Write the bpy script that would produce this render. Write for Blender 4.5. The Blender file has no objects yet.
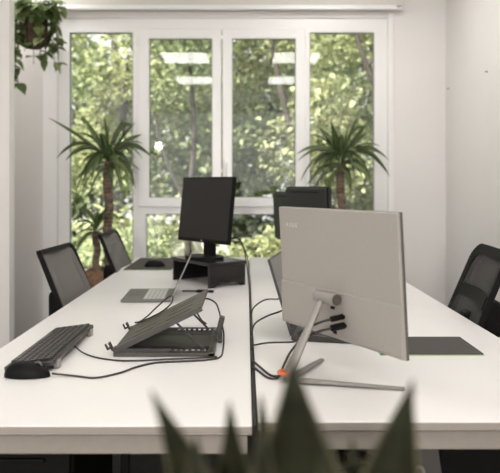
import bpy, bmesh, math, random
from mathutils import Vector, Matrix, Euler
random.seed(7)
S = bpy.context.scene
COL = S.collection
R = math.radians
PI = math.pi

# ------------------------------------------------------------------ helpers
def nodes_of(name):
    m = bpy.data.materials.new(name); m.use_nodes = True
    nt = m.node_tree
    return m, nt, nt.nodes['Principled BSDF'], nt.nodes['Material Output']

def mat(name, col, rough=.5, metal=0, spec=.5, var=0, scale=20, bump=0, bscale=200, stretch=(1, 1, 1), coat=0):
    m, nt, b, out = nodes_of(name)
    b.inputs['Base Color'].default_value = (*col, 1)
    b.inputs['Roughness'].default_value = rough
    b.inputs['Metallic'].default_value = metal
    b.inputs['Specular IOR Level'].default_value = spec
    b.inputs['Coat Weight'].default_value = coat
    if var or bump:
        tc = nt.nodes.new('ShaderNodeTexCoord')
        mp = nt.nodes.new('ShaderNodeMapping'); mp.inputs['Scale'].default_value = stretch
        nt.links.new(tc.outputs['Object'], mp.inputs['Vector'])
    if var:
        n = nt.nodes.new('ShaderNodeTexNoise'); n.inputs['Scale'].default_value = scale; n.inputs['Detail'].default_value = 4
        nt.links.new(mp.outputs[0], n.inputs['Vector'])
        r = nt.nodes.new('ShaderNodeValToRGB')
        r.color_ramp.elements[0].position = .3; r.color_ramp.elements[1].position = .7
        r.color_ramp.elements[0].color = (*[max(0, c * (1 - var)) for c in col], 1)
        r.color_ramp.elements[1].color = (*[min(1, c * (1 + var)) for c in col], 1)
        nt.links.new(n.outputs['Fac'], r.inputs[0]); nt.links.new(r.outputs[0], b.inputs['Base Color'])
    if bump:
        n2 = nt.nodes.new('ShaderNodeTexNoise'); n2.inputs['Scale'].default_value = bscale
        nt.links.new(mp.outputs[0], n2.inputs['Vector'])
        bp = nt.nodes.new('ShaderNodeBump'); bp.inputs['Strength'].default_value = bump; bp.inputs['Distance'].default_value = .01
        nt.links.new(n2.outputs['Fac'], bp.inputs['Height']); nt.links.new(bp.outputs[0], b.inputs['Normal'])
    return m

def leaf_mat(name, c0, c1, rough=.5, trans=.35, tcol=None, spec=.3):
    m, nt, b, out = nodes_of(name)
    g = nt.nodes.new('ShaderNodeNewGeometry')
    r = nt.nodes.new('ShaderNodeValToRGB')
    r.color_ramp.elements[0].color = (*c0, 1); r.color_ramp.elements[1].color = (*c1, 1)
    nt.links.new(g.outputs['Random Per Island'], r.inputs[0])
    nt.links.new(r.outputs[0], b.inputs['Base Color'])
    b.inputs['Roughness'].default_value = rough; b.inputs['Specular IOR Level'].default_value = spec
    t = nt.nodes.new('ShaderNodeBsdfTranslucent')
    if tcol: t.inputs[0].default_value = (*tcol, 1)
    else: nt.links.new(r.outputs[0], t.inputs[0])
    mx = nt.nodes.new('ShaderNodeMixShader'); mx.inputs[0].default_value = trans
    nt.links.new(b.outputs[0], mx.inputs[1]); nt.links.new(t.outputs[0], mx.inputs[2])
    nt.links.new(mx.outputs[0], out.inputs[0])
    return m

def emis(name, col, s):
    m, nt, b, out = nodes_of(name)
    b.inputs['Base Color'].default_value = (.8, .8, .8, 1)
    b.inputs['Emission Color'].default_value = (*col, 1); b.inputs['Emission Strength'].default_value = s
    return m

def glass(name, refl=.06):
    m, nt, b, out = nodes_of(name)
    t = nt.nodes.new('ShaderNodeBsdfTransparent'); g = nt.nodes.new('ShaderNodeBsdfGlossy')
    t.inputs[0].default_value = (.97, .98, .97, 1)
    g.inputs['Roughness'].default_value = 0.0
    mx = nt.nodes.new('ShaderNodeMixShader'); mx.inputs[0].default_value = refl
    nt.links.new(t.outputs[0], mx.inputs[1]); nt.links.new(g.outputs[0], mx.inputs[2]); nt.links.new(mx.outputs[0], out.inputs[0])
    return m

def mesh_weave(name, col, clear=.3):
    m, nt, b, out = nodes_of(name)
    b.inputs['Base Color'].default_value = (*col, 1); b.inputs['Roughness'].default_value = .6; b.inputs['Specular IOR Level'].default_value = .15
    t = nt.nodes.new('ShaderNodeBsdfTransparent')
    mx = nt.nodes.new('ShaderNodeMixShader'); mx.inputs[0].default_value = clear
    nt.links.new(b.outputs[0], mx.inputs[1]); nt.links.new(t.outputs[0], mx.inputs[2]); nt.links.new(mx.outputs[0], out.inputs[0])
    return m

def B(): return bmesh.new()

def obj(name, bm, m, parent=None, smooth=False, loc=None, rotz=0, tilt=None):
    bmesh.ops.recalc_face_normals(bm, faces=bm.faces[:])
    me = bpy.data.meshes.new(name); bm.to_mesh(me); bm.free()
    if smooth:
        for p in me.polygons: p.use_smooth = True
    for mm in (m if isinstance(m, (list, tuple)) else [m]): me.materials.append(mm)
    o = bpy.data.objects.new(name, me); COL.objects.link(o)
    if parent: o.parent = parent
    if loc: o.location = loc
    o.rotation_euler.z = rotz
    return o

def tag(o, label=None, cat=None, group=None, kind=None):
    if label: o['label'] = label
    if cat: o['category'] = cat
    if group: o['group'] = group
    if kind: o['kind'] = kind
    return o

def thing(name, label, cat, loc=(0, 0, 0), rotz=0, group=None):
    o = bpy.data.objects.new(name, None); COL.objects.link(o)
    o.empty_display_size = .1; o.location = loc; o.rotation_euler = (0, 0, rotz)
    return tag(o, label, cat, group)

def struct(name, bm, m, parent=None):
    o = obj(name, bm, m, parent)
    if not parent: o['kind'] = 'structure'
    return o

def dup(root, loc, rotz, label=None, rename=None):
    r = root.copy(); COL.objects.link(r); r.location = loc; r.rotation_euler = (0, 0, rotz)
    if label: r['label'] = label
    for ch in list(root.children):
        c = ch.copy(); COL.objects.link(c); c.parent = r
        for g in ch.children:
            d = g.copy(); COL.objects.link(d); d.parent = c
    return r

def box(bm, lo, hi, M=None, bev=0, seg=2):
    lo, hi = Vector(lo), Vector(hi)
    c = (lo + hi) / 2; s = hi - lo
    r = bmesh.ops.create_cube(bm, size=1, matrix=Matrix.Translation(c) @ Matrix.Diagonal((s.x, s.y, s.z, 1)))
    vs = r['verts']
    if bev:
        es = list({e for v in vs for e in v.link_edges})
        rb = bmesh.ops.bevel(bm, geom=es, offset=bev, segments=seg, profile=.5, affect='EDGES')
        vs = list({v for v in vs if v.is_valid} | {v for v in rb['verts']})
    if M is not None: bmesh.ops.transform(bm, matrix=M, verts=vs)
    return vs

def spline(pts, n=8):
    pts = [Vector(p) for p in pts]
    if len(pts) < 3: return pts
    P = [pts[0] * 2 - pts[1]] + pts + [pts[-1] * 2 - pts[-2]]
    out = []
    for i in range(1, len(P) - 2):
        for k in range(n):
            t = k / n
            a, b, c, d = P[i - 1], P[i], P[i + 1], P[i + 2]
            out.append(.5 * ((2 * b) + (c - a) * t + (2 * a - 5 * b + 4 * c - d) * t * t + (3 * b - a - 3 * c + d) * t ** 3))
    out.append(pts[-1])
    return out

def tube(bm, pts, r, seg=8, smooth=True, n=8, closed=False, r2=None, flat=1.0, up=None):
    """r: radius (number, or function of 0..1); flat squashes along the up axis"""
    pts = spline(pts, n) if smooth else [Vector(p) for p in pts]
    rings = []
    N = len(pts); ref = Vector(up) if up else Vector((0.13, .21, 1)).normalized()
    for i, p in enumerate(pts):
        if closed: t = pts[(i + 1) % N] - pts[i - 1]
        else: t = pts[min(i + 1, N - 1)] - pts[max(i - 1, 0)]
        t = t.normalized() if t.length > 1e-9 else Vector((0, 0, 1))
        a = ref - t * ref.dot(t)
        if a.length < 1e-3: a = Vector((1, 0, 0)) - t * t.x
        a.normalize(); b = t.cross(a)
        rr = r(i / (N - 1)) if callable(r) else r
        rings.append([bm.verts.new(p + (a * math.cos(2 * PI * k / seg) * flat + b * math.sin(2 * PI * k / seg)) * rr) for k in range(seg)])
        if not up: ref = a
    m = N if closed else N - 1
    for i in range(m):
        A, Bq = rings[i], rings[(i + 1) % N]
        for k in range(seg):
            bm.faces.new((A[k], A[(k + 1) % seg], Bq[(k + 1) % seg], Bq[k]))
    if not closed:
        bm.faces.new(rings[0]); bm.faces.new(rings[-1][::-1])

def lathe(bm, prof, seg=24, c=(0, 0, 0), M=None):
    rings = []; new = []
    for (r, z) in prof:
        ring = [bm.verts.new((c[0] + r * math.cos(2 * PI * k / seg), c[1] + r * math.sin(2 * PI * k / seg), c[2] + z)) for k in range(seg)]
        rings.append(ring); new += ring
    for i in range(len(rings) - 1):
        for k in range(seg):
            bm.faces.new((rings[i][k], rings[i][(k + 1) % seg], rings[i + 1][(k + 1) % seg], rings[i + 1][k]))
    bm.faces.new(rings[0][::-1]); bm.faces.new(rings[-1])
    if M is not None: bmesh.ops.transform(bm, matrix=M, verts=new)
    return new

def prism(bm, poly, z0, z1, M=None):
    lo = [bm.verts.new((x, y, z0)) for x, y in poly]; hi = [bm.verts.new((x, y, z1)) for x, y in poly]
    bm.faces.new(lo[::-1]); bm.faces.new(hi)
    n = len(poly)
    for i in range(n): bm.faces.new((lo[i], lo[(i + 1) % n], hi[(i + 1) % n], hi[i]))
    if M is not None: bmesh.ops.transform(bm, matrix=M, verts=lo + hi)

def grid(bm, f, nu, nv):
    V = [[bm.verts.new(f(i / nu, j / nv)) for i in range(nu + 1)] for j in range(nv + 1)]
    for j in range(nv):
        for i in range(nu):
            bm.faces.new((V[j][i], V[j][i + 1], V[j + 1][i + 1], V[j + 1][i]))
    return V

def slab(bm, f, nu, nv, d):
    """curved slab: f(u,v) is the front, d the offset vector to the back"""
    d = Vector(d)
    A = grid(bm, f, nu, nv); C = grid(bm, lambda u, v: Vector(f(u, v)) + d, nu, nv)
    def wall(a, c):
        for i in range(len(a) - 1): bm.faces.new((a[i], a[i + 1], c[i + 1], c[i]))
    wall(A[0], C[0]); wall(A[-1], C[-1]); wall([r[0] for r in A], [r[0] for r in C]); wall([r[-1] for r in A], [r[-1] for r in C])

# ------------------------------------------------------------------ materials
M = {}
M['wall'] = mat('wall_paint', (.80, .775, .755), .85, spec=.2, var=.012, scale=3, bump=.03, bscale=300)
M['pillar'] = mat('pillar_paint', (.85, .825, .80), .85, spec=.2, var=.012, scale=3)
M['ceil'] = mat('ceiling_paint', (.8, .79, .77), .9, spec=.1)
M['floor'] = mat('floor_vinyl', (.055, .054, .052), .6, var=.25, scale=9)
M['frame'] = mat('window_white', (.85, .84, .83), .3, spec=.5)
M['gasket'] = mat('window_gasket', (.16, .16, .155), .7)
M['glass'] = glass('window_glass', .05)
M['blind'] = mat('blind_fabric', (.66, .63, .60), .85, var=.03, scale=150, spec=.1)
M['desk'] = mat('desk_laminate', (.775, .757, .745), .28, spec=.42, var=.012, scale=6)
M['apron'] = mat('desk_apron_beige', (.27, .24, .21), .55, spec=.3, var=.03, scale=60)
M['edge'] = mat('desk_edge', (.30, .265, .235), .5, spec=.3)
M['black'] = mat('black_plastic', (.007, .0065, .0065), .48, spec=.10, var=.1, scale=40)
M['blackm'] = mat('black_matte', (.005, .005, .005), .7, spec=.08, var=.1, scale=60, bump=.1, bscale=500)
M['screen'] = mat('dark_screen', (.015, .014, .0135), .45, spec=.3)
M['darkback'] = mat('dark_grey_housing', (.017, .017, .0165), .5, spec=.3, var=.05, scale=90)
M['gloss'] = mat('gloss_black', (.012, .0105, .0105), .2, spec=.35)
M['silver'] = mat('silver_grey_housing', (.325, .302, .278), .5, metal=0, spec=.3, var=.03, scale=250)
M['silver2'] = mat('silver_grey_chin', (.43, .405, .375), .48, metal=0, spec=.3, var=.03, scale=250)
M['alum'] = mat('aluminium', (.30, .285, .265), .42, metal=.3, spec=.5, var=.04, scale=120)
M['rim'] = mat('dark_rim', (.10, .092, .085), .4, metal=.3)
M['deck'] = mat('laptop_deck', (.12, .122, .108), .42, metal=.3)
M['key'] = mat('laptop_keys', (.46, .46, .43), .6)
M['keyb'] = mat('keyboard_keys', (.026, .023, .021), .3, spec=.6)
M['keybase'] = mat('keyboard_base', (.05, .046, .042), .4, spec=.6)
M['stand'] = mat('stand_metal', (.075, .066, .058), .38, metal=.35, spec=.5, var=.1, scale=40)
M['standd'] = mat('stand_dark', (.03, .027, .025), .4)
M['cable'] = mat('cable_rubber', (.022, .019, .018), .5)
M['orange'] = mat('orange_tape', (.62, .14, .045), .6)
M['meshc'] = mesh_weave('chair_weave', (.05, .047, .045), .2)
M['meshl'] = mesh_weave('chair_weave_grey', (.17, .16, .152), .16)
M['seat'] = mat('seat_fabric', (.02, .02, .02), .9, var=.2, scale=200)
M['mat'] = mat('pad_grey', (.075, .068, .064), .8, spec=.2, var=.06, scale=150)
M['green'] = mat('pad_edge_green', (.28, .42, .20), .6)
M['bark'] = mat('yucca_bark', (.165, .115, .085), .9, var=.7, scale=14, bump=.8, bscale=60, stretch=(.5, .5, 5))
M['yleaf'] = leaf_mat('yucca_leaf', (.07, .115, .038), (.20, .26, .11), .36, .25, spec=.4)
M['yleaf2'] = leaf_mat('yucca_leaf_pale', (.05, .10, .03), (.11, .18, .06), .4, .2)
M['planter'] = mat('planter_brown', (.24, .14, .085), .85, var=.35, scale=45, bump=.5, bscale=90)
M['soil'] = mat('soil', (.04, .028, .02), .95, var=.4, scale=60, bump=.6)
M['snake'] = mat('snake_leaf', (.011, .012, .005), .55, var=.5, scale=9, stretch=(1, 1, 5), spec=.12)
M['snakee'] = mat('snake_leaf_margin', (.055, .05, .02), .6, var=.2, scale=20)
M['potw'] = mat('white_ceramic', (.7, .68, .66), .35)
M['wood'] = mat('oak_wood', (.36, .22, .11), .55, var=.25, scale=8, stretch=(1, 1, .1))
M['pothos'] = leaf_mat('pothos_leaf', (.06, .10, .03), (.26, .32, .13), .4, .3)
M['wicker'] = mat('wicker', (.085, .05, .036), .85, var=.5, scale=70, bump=1, bscale=120)
M['cord'] = mat('plant_cord', (.30, .26, .2), .9)
M['led'] = emis('led_diffuser', (1, .965, .93), 14.0)
M['fill_wall'] = emis('fill_glow_wall', (1, .965, .935), 17.0)
M['globe'] = emis('globe_glow', (1, .95, .88), 30.0)
M['fill_nook'] = emis('fill_glow_nook', (1, .965, .935), 9.0)
M['logo'] = mat('logo_print', (.50, .48, .45), .4)
M['bark2'] = mat('tree_bark', (.04, .033, .028), .9, var=.4, scale=12, bump=.6)
M['tl1'] = leaf_mat('tree_leaf_mid', (.13, .165, .095), (.44, .50, .28), .45, .48)
M['tl2'] = leaf_mat('tree_leaf_yellow', (.18, .21, .11), (.54, .56, .33), .45, .5)
M['tl3'] = leaf_mat('tree_leaf_dark', (.08, .105, .07), (.26, .31, .19), .45, .45)
M['red'] = mat('red_seed_pod', (.35, .09, .06), .6)
M['grass'] = mat('garden_ground', (.10, .13, .06), .95, var=.4, scale=3)
M['render'] = mat('garden_wall_render', (.62, .60, .56), .9, var=.05, scale=3)

# ------------------------------------------------------------------ room
DZ = .73
bm = B(); box(bm, (-2.5, -4.5, -.1), (1.74, 5.5, 0)); struct('floor', bm, M['floor'])
bm = B(); box(bm, (-2.5, -4.5, 2.95), (1.74, 5.5, 3.05)); struct('ceiling', bm, M['ceil'])
WX0, WX1, WZ0, WZ1 = -1.545, 1.165, .50, 2.625
YW = 5.24
bm = B()
box(bm, (-2.5, YW, 0), (WX0, 5.5, 2.95)); box(bm, (WX1, YW, 0), (1.74, 5.5, 2.95))
box(bm, (WX0, YW, 0), (WX1, 5.5, WZ0)); box(bm, (WX0, YW, WZ1), (WX1, 5.5, 2.95))
struct('wall_back', bm, M['wall'])
bm = B(); box(bm, (1.64, -4.5, 0), (1.74, YW, 2.95)); struct('wall_right', bm, M['wall'])
bm = B(); box(bm, (-2.5, -1.0, 0), (-2.4, YW, 2.95)); struct('wall_left', bm, M['wall'])
bm = B(); box(bm, (-2.4, 4.15, 0), (-1.54, 4.24, 2.95)); struct('wall_partition', bm, M['pillar'])
# casing strip beside the window and the sill board
bm = B(); box(bm, (-1.66, YW - .03, 0), (WX0, YW, 2.66), bev=.004); struct('trim_1', bm, M['frame'])
bm = B(); box(bm, (WX1, YW - .02, .45), (WX1 + .045, YW, 2.66), bev=.004); struct('trim_2', bm, M['frame'])
bm = B(); box(bm, (WX0 - .04, YW - .05, WZ0 - .04), (WX1 + .05, YW, WZ0), bev=.006); struct('trim_3', bm, M['frame'])
bm = B(); box(bm, (WX1 + .05, YW - .015, 0), (1.64, YW, .08)); struct('baseboard_back', bm, M['frame'])
bm = B(); box(bm, (1.625, -4.5, 0), (1.64, YW - .015, .08)); struct('baseboard_right', bm, M['frame'])

YF = 5.26          # inner face of the frame
def wx(px, Y=YF): return (px - 246) / 638 * Y
def wz(py, Y=YF): return 1.244 - (py - 186) / 638 * Y
win = thing('window_1', None, None, (0, 0, 0)); win['kind'] = 'structure'
bm = B()
box(bm, (WX0, YF, WZ0), (wx(69.5), YF + .07, WZ1)); box(bm, (wx(374.3), YF, WZ0), (WX1, YF + .07, WZ1))
box(bm, (wx(69.5), YF, wz(32.3)), (wx(374.3), YF + .07, WZ1)); box(bm, (wx(69.5), YF, WZ0), (wx(374.3), YF + .07, wz(269)))
box(bm, (wx(133), YF, wz(269)), (wx(146), YF + .07, wz(32.3))); box(bm, (wx(297), YF, wz(269)), (wx(309.7), YF + .07, wz(32.3)))
box(bm, (wx(146), YF, wz(214)), (wx(297), YF + .07, wz(203)))
struct('window_frame', bm, M['frame'], win)
def ring(bm, x0, x1, z0, z1, w, y0, y1, bev=.006):
    box(bm, (x0, y0, z0), (x0 + w, y1, z1), bev=bev); box(bm, (x1 - w, y0, z0), (x1, y1, z1), bev=bev)
    box(bm, (x0 + w - .004, y0, z0), (x1 - w + .004, y1, z0 + w), bev=bev); box(bm, (x0 + w - .004, y0, z1 - w), (x1 - w + .004, y1, z1), bev=bev)
SY = YF - .022
for (a, b, ga, gb) in ((138, 221.3, 149, 212), (222.3, 305.5, 232.2, 295.6)):
    s = B()
    x0, x1, z0, z1 = wx(a, SY), wx(b, SY), wz(207, SY), wz(28.5, SY)
    gx0, gx1, gz0, gz1 = wx(ga, SY), wx(gb, SY), wz(197.5, SY), wz(38.5, SY)
    box(s, (x0, SY, z0), (gx0, YF + .03, z1), bev=.006); box(s, (gx1, SY, z0), (x1, YF + .03, z1), bev=.006)
    box(s, (gx0 - .004, SY, z0), (gx1 + .004, YF + .03, gz0), bev=.006); box(s, (gx0 - .004, SY, gz1), (gx1 + .004, YF + .03, z1), bev=.006)
    so = struct('sash', s, M['frame'], win)
    p = B(); box(p, (gx0, YF + .010, gz0), (gx1, YF + .014, gz1)); obj('pane', p, M['glass'], so)
    g = B(); ring(g, gx0 - .001, gx1 + .001, gz0 - .001, gz1 + .001, .006, YF - .004, YF + .009, 0); obj('gasket', g, M['gasket'], so)
hb = B(); box(hb, (wx(224) , SY - .012, wz(172)), (wx(227.5), SY, wz(160)), bev=.003)
tube(hb, [(wx(225.7), SY - .012, wz(164)), (wx(225.7), SY - .045, wz(164)), (wx(225.7), SY - .045, wz(184))], .009, smooth=False)
obj('handle', hb, M['frame'], win)
hg = B()
for zc in (42, 190):
    for xc in (137.5, 305.8): tube(hg, [(wx(xc), SY - .01, wz(zc) - .035), (wx(xc), SY - .01, wz(zc) + .035)], .008, smooth=False)
obj('hinge', hg, M['frame'], win)
for (a, b, t, d) in ((69.5, 133, 32.3, 269), (309.7, 374.3, 32.3, 269), (146, 297, 214, 269)):
    p = B(); box(p, (wx(a), YF + .030, wz(d)), (wx(b), YF + .034, wz(t))); obj('pane', p, M['glass'], win)
    g = B(); ring(g, wx(a) - .001, wx(b) + .001, wz(d) - .001, wz(t) + .001, .007, YF + .015, YF + .029, 0); obj('gasket', g, M['gasket'], win)

# roller blind
bl = thing('roller_blind', 'raised off-white roller blind across the top of the window', 'blind', (0, 5.16, 2.68))
b = B(); box(b, (-1.55, -.004, .03), (1.255, .0, .26)); obj('blind_fabric', b, M['blind'], bl)
b = B(); box(b, (-1.56, -.02, -.012), (1.262, .012, .026), bev=.006); bb = obj('bottom_bar', b, M['frame'], bl)
b = B(); box(b, (1.215, -.022, .008), (1.25, -.0195, .018)); obj('end_clip', b, M['rim'], bb)
b = B(); tube(b, [(-1.55, .03, .215), (1.255, .03, .215)], .03, 16, False); obj('roller_tube', b, M['frame'], bl)
# nails in the right wall
for (y, z, l) in ((5.15, 2.03, 'tiny nail in the right wall near the far corner'), (4.33, 2.02, 'tiny nail high on the right wall, nearer than the other')):
    b = B(); lathe(b, [(.003, 0), (.003, .012), (.006, .012), (.006, .015)], 10, M=Matrix.Rotation(-PI / 2, 4, 'Y'))
    o = obj('nail', b, M['rim'], loc=(1.64, y, z)); tag(o, l, 'nail')

# ceiling light panels; the last two are added fill, out of view
def panel(x, y, label, led='led'):
    t = thing('ceiling_light', label, 'ceiling light', (x, y, 2.95), 0, 'square ceiling light panels')
    b = B(); ring(b, -.32, .32, -.32, .32, .025, -.03, 0, 0)
    bmesh.ops.transform(b, matrix=Matrix.Rotation(-PI / 2, 4, 'X'), verts=b.verts[:])
    for v in b.verts: v.co.z = -.03 if v.co.z < -.015 else 0
    obj('light_frame', b, M['frame'], t)
    b = B(); box(b, (-.296, -.296, -.024), (.296, .296, -.004)); obj('diffuser', b, M[led], t)
panel(-.80, 2.10, 'square ceiling light above the left desk, mirrored in the upper left pane')
panel(.66, 2.10, 'square ceiling light above the right desk, mirrored in the upper right pane')
panel(-.80, .30, 'square ceiling light near the camera on the left, mirrored lower in the left pane')
panel(.66, .30, 'square ceiling light near the camera on the right, mirrored lower in the right pane')
panel(-1.75, 4.70, 'added square fill light, out of view, brightening the corner above the hanging plant', 'fill_nook')  # extra unseen panel, added to brighten the nook behind the partition
panel(.66, 4.15, 'added square fill light, out of view, above the far end of the right desk', 'fill_wall')  # unseen panel put in to lift the back and right walls

gl = thing('globe_lamp', 'round white globe lamp behind the camera, a bright spot in the left sash pane', 'lamp', (-1.83, -2.8, 2.08))
b = B(); bmesh.ops.create_uvsphere(b, u_segments=24, v_segments=12, radius=.09); obj('globe', b, M['globe'], gl, True)
b = B(); tube(b, [(0, 0, .085), (0, 0, .87)], .006, 8, False); obj('cord', b, M['black'], gl)
# ------------------------------------------------------------------ desks
def desk(x0, x1, y0, y1, label, side):
    t = thing('desk', label, 'desk', ((x0 + x1) / 2, (y0 + y1) / 2, 0), 0, 'long white office desks')
    hx, hy = (x1 - x0) / 2, (y1 - y0) / 2
    b = B(); box(b, (-hx, -hy, DZ - .019), (hx, hy, DZ), bev=.0015, seg=1); top = obj('tabletop', b, [M['desk'], M['edge']], t)
    for p in top.data.polygons:
        if abs(p.normal.z) < .5: p.material_index = 1
    b = B()
    box(b, (-hx + .01, -hy + .014, DZ - .066), (hx - .01, -hy + .05, DZ - .0255), bev=.002)
    obj('front_rail', b, M['apron'], t)
    b = B(); box(b, (-hx + .05, -hy + .05, DZ - .06), (-hx + .09, hy - .05, DZ - .0195)); obj('side_rail', b, M['apron'], t)
    b = B(); box(b, (hx - .09, -hy + .05, DZ - .06), (hx - .05, hy - .05, DZ - .0195)); obj('side_rail', b, M['apron'], t)
    b = B(); box(b, (-hx + .01, hy - .05, DZ - .068), (hx - .01, hy - .012, DZ - .0195)); obj('rear_rail', b, M['apron'], t)
    for sx in (-1, 1):
        for sy in (-1, 0, 1):
            yy = sy * (hy - .10) + (.06 if sy == 0 else 0); xx = sx * (hx - .07)
            if sy == -1: yy += .80
            b = B(); box(b, (xx - .02, yy - .02, 0), (xx + .02, yy + .02, DZ - .0605), bev=.004); obj('leg', b, M['black'], t)
    if side < 0:
        b = B(); box(b, (.015, -hy + .50, 0), (.04, -hy + .525, DZ - .0195), bev=.004); obj('leg', b, M['black'], t)
    return t
desk(-.778, .0128, 1.366, 4.60, 'long white desk on the left, carrying the keyboard and laptop stand', -1)
rd = desk(.0256, .858, 1.390, 4.60, 'long white desk on the right under the large silver monitor', 1)
# slanted grey end leg with a cable hole under the right desk
b = B()
prism(b, [(-.03, 0), (.12, 0), (.058, .46), (.045, .55), (.036, .64), (-.03, .64)], 0, .03, M=Matrix.Translation((.462 - .4418, -1.27, .02)) @ Matrix.Rotation(PI / 2, 4, 'X'))
lg = obj('end_leg', b, M['rim'], rd)
b = B(); tube(b, [(.013 * math.cos(a * PI / 8), 0, .017 * math.sin(a * PI / 8)) for a in range(16)], .005, 8, False, closed=True, up=(0, 1, 0))
obj('cable_grommet', b, M['apron'], lg, True, loc=(.0175, -1.303, .482))
# drawer pedestals
def pedestal(x0, x1, y, label):
    t = thing('drawer_pedestal', label, 'drawer unit', ((x0 + x1) / 2, y + .25, 0), 0, 'black drawer units under the desks')
    hx = (x1 - x0) / 2
    b = B(); box(b, (-hx, -.23, .03), (hx, .25, .60), bev=.004); obj('body', b, M['blackm'], t)
    for k in range(3):
        b = B(); box(b, (-hx + .006, -.25, .04 + k * .185), (hx - .006, -.23, .215 + k * .185), bev=.003); d = obj('drawer', b, M['black'], t)
        b = B(); box(b, (-.06, -.262, .17 + k * .185), (.06, -.25, .18 + k * .185), bev=.002); obj('handle', b, M['black'], d)
    for sx in (-1, 1):
        for yy in (-.18, .2):
            b = B(); lathe(b, [(.02, 0), (.025, .01), (.02, .03)], 12, c=(sx * (hx - .04), yy, 0)); obj('caster', b, M['black'], t)
pedestal(-.70, -.445, 1.63, 'black drawer unit under the near end of the left desk')
pedestal(.53, .80, 1.76, 'black drawer unit under the near end of the right desk')

# ------------------------------------------------------------------ office chairs
def make_chair(label, weave, fw=.085):
    t = thing('office_chair', label, 'office chair', (0, 0, 0), 0, 'office chairs along the desks')
    def bp(u, v):                              # backrest surface, u across, v up (0..1)
        y = (u - .5) * .47 * (1 - .07 * v)
        h = v * .52
        x = -.245 - .30 * h - .18 * h * h + .10 * (u - .5) ** 2
        return Vector((x, y, .50 + h * .955))
    def loop(ins, n=10, rad=.16):
        pts = []
        for (cu, cv, a0) in ((1 - ins - rad, 1 - ins - rad, 0), (ins + rad, 1 - ins - rad, 90), (ins + rad, ins + rad, 180), (1 - ins - rad, ins + rad, 270)):
            for k in range(n + 1):
                a = R(a0 + 90 * k / n); pts.append((cu + rad * math.cos(a), cv + rad * math.sin(a)))
        return pts
    # frame: a flat band following a rounded rectangle
    b = B()
    lo, li = loop(.0, rad=.12 if fw > .05 else .07), loop(fw, rad=.09 if fw > .05 else .05)
    d = Vector((-.022, 0, -.006))
    fr = [[b.verts.new(bp(*p)) for p in lo], [b.verts.new(bp(*p)) for p in li], [b.verts.new(bp(*p) + d) for p in li], [b.verts.new(bp(*p) + d) for p in lo]]
    n = len(lo)
    for q in range(4):
        A, C = fr[q], fr[(q + 1) % 4]
        for k in range(n): b.faces.new((A[k], A[(k + 1) % n], C[(k + 1) % n], C[k]))
    obj('back_frame', b, M['black'], t)
    if fw > .05:
      b = B(); slab(b, lambda u, v: bp(.05 + .9 * u, .565 + .10 * v - .06 * (2 * u - 1) ** 2 * 0) + Vector((.004 * 0, 0, 0)), 10, 3, (-.02, 0, -.005)); obj('lumbar_bar', b, M['black'], t)
    b = B(); slab(b, lambda u, v: bp(.03 + .94 * u, .04 + .93 * v) + Vector((-.006 if fw > .05 else .002, 0, 0)) if .1 < u < .9 and .1 < v < .9 else bp(.03 + .94 * u, .04 + .93 * v) + Vector((-.006, 0, 0)), 12, 14, (-.003, 0, 0)); obj('back_mesh', b, weave, t)
    # spine behind the backrest
    b = B()
    box(b, (-.455, -.05, .635), (-.375, .05, .785), bev=.02)
    box(b, (-.39, -.04, .66), (-.31, .04, .74), bev=.012)
    box(b, (-.30, -.05, .62), (-.265, .05, .70), bev=.01)
    tube(b, [(-.415, 0, .66), (-.40, 0, .52), (-.30, 0, .43), (-.16, 0, .395), (0, 0, .39)], .028, 10, flat=.6)
    obj('back_support', b, M['black'], t)
    b = B(); box(b, (-.23, -.235, .415), (.25, .235, .485), bev=.03, seg=3); obj('seat', b, M['seat'], t, True)
    b = B(); lathe(b, [(.03, .09), (.03, .26), (.022, .26), (.022, .37), (.07, .375), (.07, .415)], 16); obj('column', b, M['black'], t)
    b = B(); lathe(b, [(.045, .07), (.05, .09), (.04, .12)], 16); base = obj('hub', b, M['black'], t)
    for k in range(5):
        a = 2 * PI * k / 5 + .3; c, s = math.cos(a), math.sin(a)
        b = B(); tube(b, [(.03 * c, .03 * s, .095), (.16 * c, .16 * s, .085), (.29 * c, .29 * s, .066)], lambda q: .022 - .008 * q, 8); lg = obj('base_leg', b, M['black'], t, True)
        b = B(); Mx = Matrix.Translation((.29 * c, .29 * s, .028)) @ Matrix.Rotation(a, 4, 'Z') @ Matrix.Rotation(PI / 2, 4, 'X')
        lathe(b, [(.02, -.022), (.028, -.018), (.028, .018), (.02, .022)], 14, M=Mx); lathe(b, [(.008, 0), (.008, .03)], 8, c=(.29 * c, .29 * s, .03))
        obj('caster', b, M['black'], lg)
    return t
ch = make_chair('grey mesh-backed office chair at the left desk beside the keyboard', M['meshl'], .04)
ch.location = (-.470, 3.0, 0); ch.rotation_euler.z = R(-3)
c2 = dup(ch, (-.435, 4.0, 0), R(-1), 'grey mesh-backed office chair by the window end of the left desk')
for r_ in (ch, c2):                         # seats set lower on their columns
    for c_ in r_.children:
        if c_.name.split('.')[0] in ('back_frame', 'back_mesh', 'back_support', 'seat'): c_.location.z = -.036
c3 = make_chair('black mesh-backed office chair at the right desk by the right wall', M['meshc'])
c3.location = (.570, 2.62, .0); c3.rotation_euler.z = PI + R(-5)

# ------------------------------------------------------------------ monitors
def Tz(x, y, z): return Matrix.Translation((x, y, z))
def screen_panel(t, W, H, th, zb, tilt, front, back, bezel=.008, chin=0):
    """panel whose screen looks along local -y; returns its matrix"""
    Mx = Tz(0, 0, zb) @ Matrix.Rotation(-R(tilt), 4, 'X')
    b = B(); box(b, (-W / 2, 0, 0), (W / 2, th, H), Mx, bev=.003); hs = obj('housing', b, back, t)
    b = B(); box(b, (-W / 2 + bezel, -.0015, bezel + chin), (W / 2 - bezel, .0, H - bezel), Mx); obj('screen', b, front, t)
    return Mx, hs

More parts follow.
